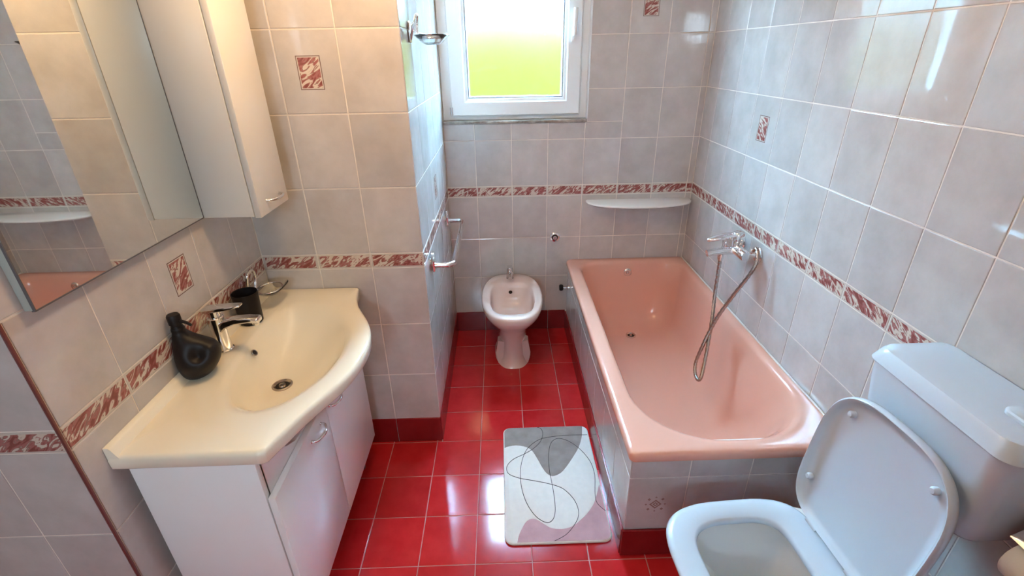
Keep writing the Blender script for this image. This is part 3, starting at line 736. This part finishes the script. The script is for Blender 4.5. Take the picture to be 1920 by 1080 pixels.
for x in (VXF-.014, VXF+.002):
    mb.v += [Vector((x, y, .60)) for y, z in prof_]+[Vector((x, y, z)) for y, z in prof_]
for i in range(n_-1):
    mb.f += [[i, i+1, n_+i+1, n_+i], [2*n_+i, 3*n_+i, 3*n_+i+1, 2*n_+i+1], [n_+i, n_+i+1, 3*n_+i+1, 3*n_+i], [i, 2*n_+i, 2*n_+i+1, i+1]]
mb.build('apron', LACQ, vc)
YM = -.677
for (a, b, h0, h1) in ((VY0+.001, YM-.0015, -.815, -.737), (YM+.0015, VY1-.001, -.655, -.58)):
    dr_ = MB().box(VXF+.003, VXF+.021, a, b, VZ0+.004, .637).build('door', LACQ, vc, bevel=.0015)
    zz = .598
    hp = catmull([(VXF+.021, h0, zz), (VXF+.036, h0+.004, zz), (VXF+.046, h0+.025, zz), (VXF+.048, (h0+h1)/2, zz), (VXF+.046, h1-.025, zz), (VXF+.036, h1-.004, zz), (VXF+.021, h1, zz)], 5)
    MB().tube(hp, [.0055 if i in (0, len(hp)-1) else .0038+.001*math.cos((i/(len(hp)-1)-.5)*PI) for i in range(len(hp))], 10).build('handle', CHROME, dr_, smooth=60)
for lx in (VX0+.04, VXF-.05):
    for ly in (VY0+.05, VY1-.05):
        MB().lathe([(.0, 0), (.022, 0), (.022, .01), (.015, .014), (.015, .135), (0, .135)], (lx, ly, 0.0005), n=16).build('leg', BLACK, vc, smooth=40)

# ------------------------------------------------------------------ mirror and tall cabinet
MX, MY0, MY1, MZ0, MZ1 = -.765, -1.068, -.486, 1.181, 2.02
mi = thing('wall_mirror', 'rectangular mirror on a white backing board above the washbasin', 'mirror', (XL, (MY0+MY1)/2, MZ0))
MB().box(XL+.0005, MX-.004, MY0, MY1, MZ0, MZ1).build('backing_board', simple('grey green board edge', (.40, .44, .40), .4), mi, bevel=.001)
MB().box(MX-.004, MX, MY0+.003, MY1-.001, MZ0+.001, MZ1-.001).build('mirror_glass', MIRROR, mi)
MB().box(MX-.006, MX+.0006, MY0+.0005, MY0+.003, MZ0, MZ1).box(MX-.006, MX+.0006, MY1-.0025, MY1, MZ0, MZ1).box(MX-.006, MX+.0006, MY0, MY1, MZ0-.002, MZ0+.001).build('dark_edge', SEAL, mi)
tc_ = thing('wall_cabinet', 'tall narrow ivory wall cabinet beside the mirror', 'cabinet', (-.69, -.38, 1.178))
KX, KY0, KY1, KZ0, KZ1 = -.596, -.484, -.277, 1.178, 2.06
MB().box(XL+.0005, KX-.021, KY0, KY1, KZ0, KZ1).build('cabinet_body', CREAML, tc_, bevel=.001)
kd = MB().box(KX-.019, KX, KY0+.0005, KY1-.0005, KZ0-.004, KZ1).build('door', CREAML, tc_, bevel=.002)
hp = catmull([(KX, -.430, 1.213), (KX+.014, -.426, 1.213), (KX+.024, -.405, 1.213), (KX+.025, -.385, 1.213), (KX+.023, -.365, 1.213), (KX+.014, -.346, 1.213), (KX, -.342, 1.213)], 5)
MB().tube(hp, [.0055 if i in (0, len(hp)-1) else .0045 for i in range(len(hp))], 10).build('handle', CHROME, kd, smooth=60)

# ------------------------------------------------------------------ bath mat
bmx = thing('bath_mat', 'white bath mat with grey and pink patches and looping black lines', 'bath mat', (.30, -.435, 0))
A0, A1, B0, B1 = .104, .500, -.737, -.135
MB().loft([rrect(A0+.004, A1-.004, B0+.004, B1-.004, .03, .001, 8), rrect(A0, A1, B0, B1, .034, .004, 8), rrect(A0, A1, B0, B1, .034, .008, 8), rrect(A0+.004, A1-.004, B0+.004, B1-.004, .032, .012, 8)]).build('mat_pile', MATW, bmx, smooth=50)
def clipped(poly, z, z0, name, mat):
    q = []
    for p in poly:
        if not q or (Vector(p)-Vector(q[-1])).length > .0008: q.append(p)
    n = len(q); tris = tessellate_polygon([[Vector((x, y, 0)) for x, y in q]])
    vs = [(x, y, z) for x, y in q]+[(x, y, z0) for x, y in q]
    fs = [tuple(t) for t in tris]+[(i, (i+1) % n, n+(i+1) % n, n+i) for i in range(n)]
    me = mesh_from(name, vs, fs)
    return link(name, me, mat, bmx)
ins = rrect(A0+.005, A1-.005, B0+.005, B1-.005, .030, 0, 8)    # order: near-left, near-right, far-right, far-left
NL, NR, FR, FL = ins[0:9], ins[9:18], ins[18:27], ins[27:36]
sm2 = lambda L_: [(p.x, p.y) for p in catmull([(a, b, 0) for a, b in L_], 4)]
gray = sm2([(.109, -.265), (.128, -.256), (.163, -.252), (.204, -.262), (.231, -.286), (.251, -.333), (.269, -.384), (.285, -.416), (.308, -.433), (.342, -.419), (.37, -.388), (.408, -.332), (.443, -.272), (.466, -.208), (.478, -.1405)])
clipped(gray+[(p.x, p.y) for p in FL if p.x < .47], .0127, .0105, 'grey_patch', MATG)
pink = sm2([(.150, -.7315), (.157, -.703), (.171, -.672), (.186, -.648), (.206, -.636), (.228, -.64), (.251, -.658), (.278, -.677), (.316, -.683), (.356, -.674), (.393, -.647), (.428, -.614), (.463, -.563), (.4945, -.482)])
clipped(pink+[(p.x, p.y) for p in reversed(NR)], .0127, .0105, 'pink_patch', MATP)
l1 = [(.265, -.139), (.282, -.15), (.288, -.184), (.273, -.233), (.238, -.275), (.196, -.305), (.149, -.332), (.124, -.36), (.116, -.388), (.128, -.417), (.173, -.44), (.231, -.455), (.293, -.474), (.343, -.499), (.378, -.547), (.391, -.596), (.385, -.636), (.36, -.676), (.327, -.709), (.285, -.731)]
l2 = [(.493, -.198), (.451, -.198), (.367, -.2), (.289, -.212), (.246, -.236), (.209, -.278), (.186, -.337), (.174, -.408), (.176, -.489), (.193, -.564), (.224, -.624), (.261, -.653), (.287, -.643), (.301, -.604), (.304, -.544), (.302, -.474), (.298, -.399), (.303, -.312), (.321, -.243), (.354, -.217), (.399, -.234), (.444, -.284), (.478, -.357), (.485, -.435), (.47, -.526), (.47, -.575), (.495, -.611)]
for L_ in (l1, l2):
    MB().tube(catmull([(a, b, .0127) for a, b in L_], 6), .0011, 6).build('printed_line', INK, bmx, smooth=60)

# ------------------------------------------------------------------ toilet
TYC = -1.09
to = thing('toilet', 'white toilet with raised lid at the near end of the bathtub', 'toilet', (.80, TYC, 0))
TXF = Matrix.Translation((.95, TYC, 0)) @ Matrix.Rotation(math.radians(3.5), 4, 'Z') @ Matrix.Translation((-.95, -TYC, 0))
def pan(x0, x1, hw, z, n=64, sq=3.1, back=.88):
    """seat-like outline, rounded front (x0), squarer and narrower back (x1)"""
    out = []; cx = (x0+x1)/2; hx = (x1-x0)/2
    for i in range(n):
        a = 2*PI*i/n; c, s = math.cos(a), math.sin(a)
        e = sq if c < 0 else 5.0
        xx = math.copysign(abs(c)**(2/e), c); yy = math.copysign(abs(s)**(2/e), s)
        k = 1+(back-1)*max(0, xx)**3 
        out.append(Vector((cx+xx*hx, TYC+yy*hw*k, z)))
    return out
rg = [pan(.70, 1.08, .10, .0, back=1), pan(.71, 1.08, .095, .01, back=1), pan(.715, 1.08, .085, .10, back=1), pan(.69, 1.08, .095, .18, back=1), pan(.64, 1.07, .13, .26, back=1), pan(.59, 1.05, .160, .33, back=1), pan(.565, 1.03, .172, .375, back=1), pan(.562, 1.03, .174, .392, back=1), pan(.575, 1.02, .165, .400, back=1),
      pan(.606, .90, .126, .400), pan(.602, .905, .130, .385), pan(.602, .905, .130, .35), pan(.615, .895, .120, .28), pan(.65, .87, .095, .20), pan(.69, .85, .065, .14), pan(.73, .82, .03, .12)]
MB().loft(rg).build('toilet_pan', WHITE, to, smooth=55, xf=TXF)
MB().loft([pan(.662, .864, .086, .180), pan(.70, .84, .05, .1805)], False, True).build('water', WATER, to, xf=TXF)
seat = [pan(.556, .965, .176, .406), pan(.548, .968, .182, .412), pan(.546, .968, .183, .420), pan(.551, .966, .179, .4275), pan(.563, .96, .168, .431), pan(.613, .885, .122, .4295), pan(.620, .880, .116, .424), pan(.622, .878, .114, .412), pan(.618, .882, .118, .406)]
MB().loft(seat+[seat[0]], False, False).build('toilet_seat', PLASTIC, to, smooth=50, xf=TXF)
# lid: the same outline swung up about the hinge line, its hollow underside towards the basin
def lid_ring(i, d, n=64):
    r_ = pan(.546+i, .962-i*.5, .184-i, 0, n, back=.95)
    th = math.radians(96)
    hinge = Vector((.962, 0, .436)); out = []
    for p in r_:
        l = .962-p.x        # distance from the hinge along the lid
        # lid plane: up along (cos, sin) ; d = offset towards the viewer side (the underside)
        up = Vector((-math.cos(th), 0, math.sin(th))); nrm = Vector((-math.sin(th), 0, -math.cos(th)))
        out.append(hinge+up*l+nrm*d+Vector((0, p.y, 0)))
    return out
lid = [lid_ring(.03, -.024), lid_ring(.012, -.020), lid_ring(.002, -.010), lid_ring(0, .0), lid_ring(.001, .010), lid_ring(.004, .0125), lid_ring(.008, .011), lid_ring(.013, .002), lid_ring(.019, -.005), lid_ring(.035, -.008)]
ld = MB().loft(lid).build('toilet_lid', PLASTIC, to, smooth=50, xf=TXF)
th = math.radians(96); up = Vector((-math.cos(th), 0, math.sin(th))); nrm = Vector((-math.sin(th), 0, -math.cos(th)))
for (l, yy) in ((.345, .118), (.345, -.118), (.10, .15), (.10, -.15)):
    c = Vector((.962, TYC+yy, .436))+up*l-nrm*.006
    MB().lathe([(.0, 0), (.009, 0), (.009, .010), (.006, .014), (0, .015)], c, axis=(Vector((0, 1, 0)), up, nrm), n=16).build('bumper', PLASTIC, ld, smooth=40, xf=TXF)
for yy in (-.075, .075):
    MB().tube([(.962, TYC+yy-.02, .430), (.962, TYC+yy+.02, .430)], .013, 14).build('hinge', PLASTIC, to, smooth=40, xf=TXF)

# cistern on the wall
CY0, CY1, CXF = -1.272, -.905, 1.035
ct = thing('toilet_cistern', 'white plastic toilet cistern on the right wall behind the raised lid', 'cistern', (1.13, -1.09, .66))
def crr(ix, iy, z, r=.035, f=0.): return rrect(CXF+ix, XR-.002, CY0+iy, CY1-iy, (r, .012, .012, r), z, 8)
MB().loft([crr(.075, .060, .640), crr(.055, .044, .648), crr(.035, .028, .672), crr(.022, .018, .72), crr(.010, .010, .80), crr(.002, .004, .87), crr(.0, .002, .910)]).build('tank_body', PLASTIC, ct, smooth=50)
MB().loft([crr(.002, .003, .9125), crr(-.005, -.004, .914), crr(-.006, -.005, .917), crr(-.004, -.003, .922), crr(.004, .005, .944), crr(.009, .010, .9505), crr(.018, .018, .9535, .04), crr(.06, .04, .956, .04), crr(.10, .07, .955, .04)]).build('tank_lid', PLASTIC, ct, smooth=30)
MB().loft([rrect(1.10, 1.165, -1.235, -1.165, .02, .9565, 8), rrect(1.10, 1.165, -1.235, -1.165, .02, .963, 8), rrect(1.103, 1.162, -1.232, -1.168, .02, .966, 8)]).build('flush_button', PLASTIC, ct, smooth=40)

# roll holder and roll at the edge of the frame
ph = thing('roll_holder', 'brass toilet roll holder with a hinged chrome flap by the cistern', 'roll holder', (XR, -1.35, .70))
MB().box(XR-.010, XR-.0005, -1.40, -1.30, .70, .80).build('wall_plate', CHROME, ph, bevel=.003)
MB().loft([[Vector((x, y, z)) for y, x, z in ((-1.40, x0, z0), (-1.285, x0, z0), (-1.285, x0+.003, z0+.003), (-1.40, x0+.003, z0+.003))] for x0, z0 in ((XR-.012, .768), (XR-.05, .772), (XR-.085, .762), (XR-.108, .742))]).build('cover_flap', CHROME, ph, smooth=40)
MB().tube([(XR-.045, -1.42, .762), (XR-.045, -1.275, .762)], .007, 12).build('flap_pivot', GOLD, ph, smooth=60)
MB().tube([(XR-.062, -1.42, .70), (XR-.062, -1.28, .70)], .005, 10).tube([(XR-.062, -1.42, .70), (XR-.01, -1.42, .71)], .005, 10).build('spindle', CHROME, ph, smooth=60)
tp = MB().lathe([(.019, -.052), (.050, -.052), (.0515, -.05), (.0515, .05), (.050, .052), (.019, .052), (.019, -.052)], (XR-.062, -1.345, .686), axis='y', n=36, caps=False).build('toilet_roll', PAPER, None, smooth=40)
tag(tp, 'white toilet paper roll hanging on the holder beside the cistern', 'toilet roll')
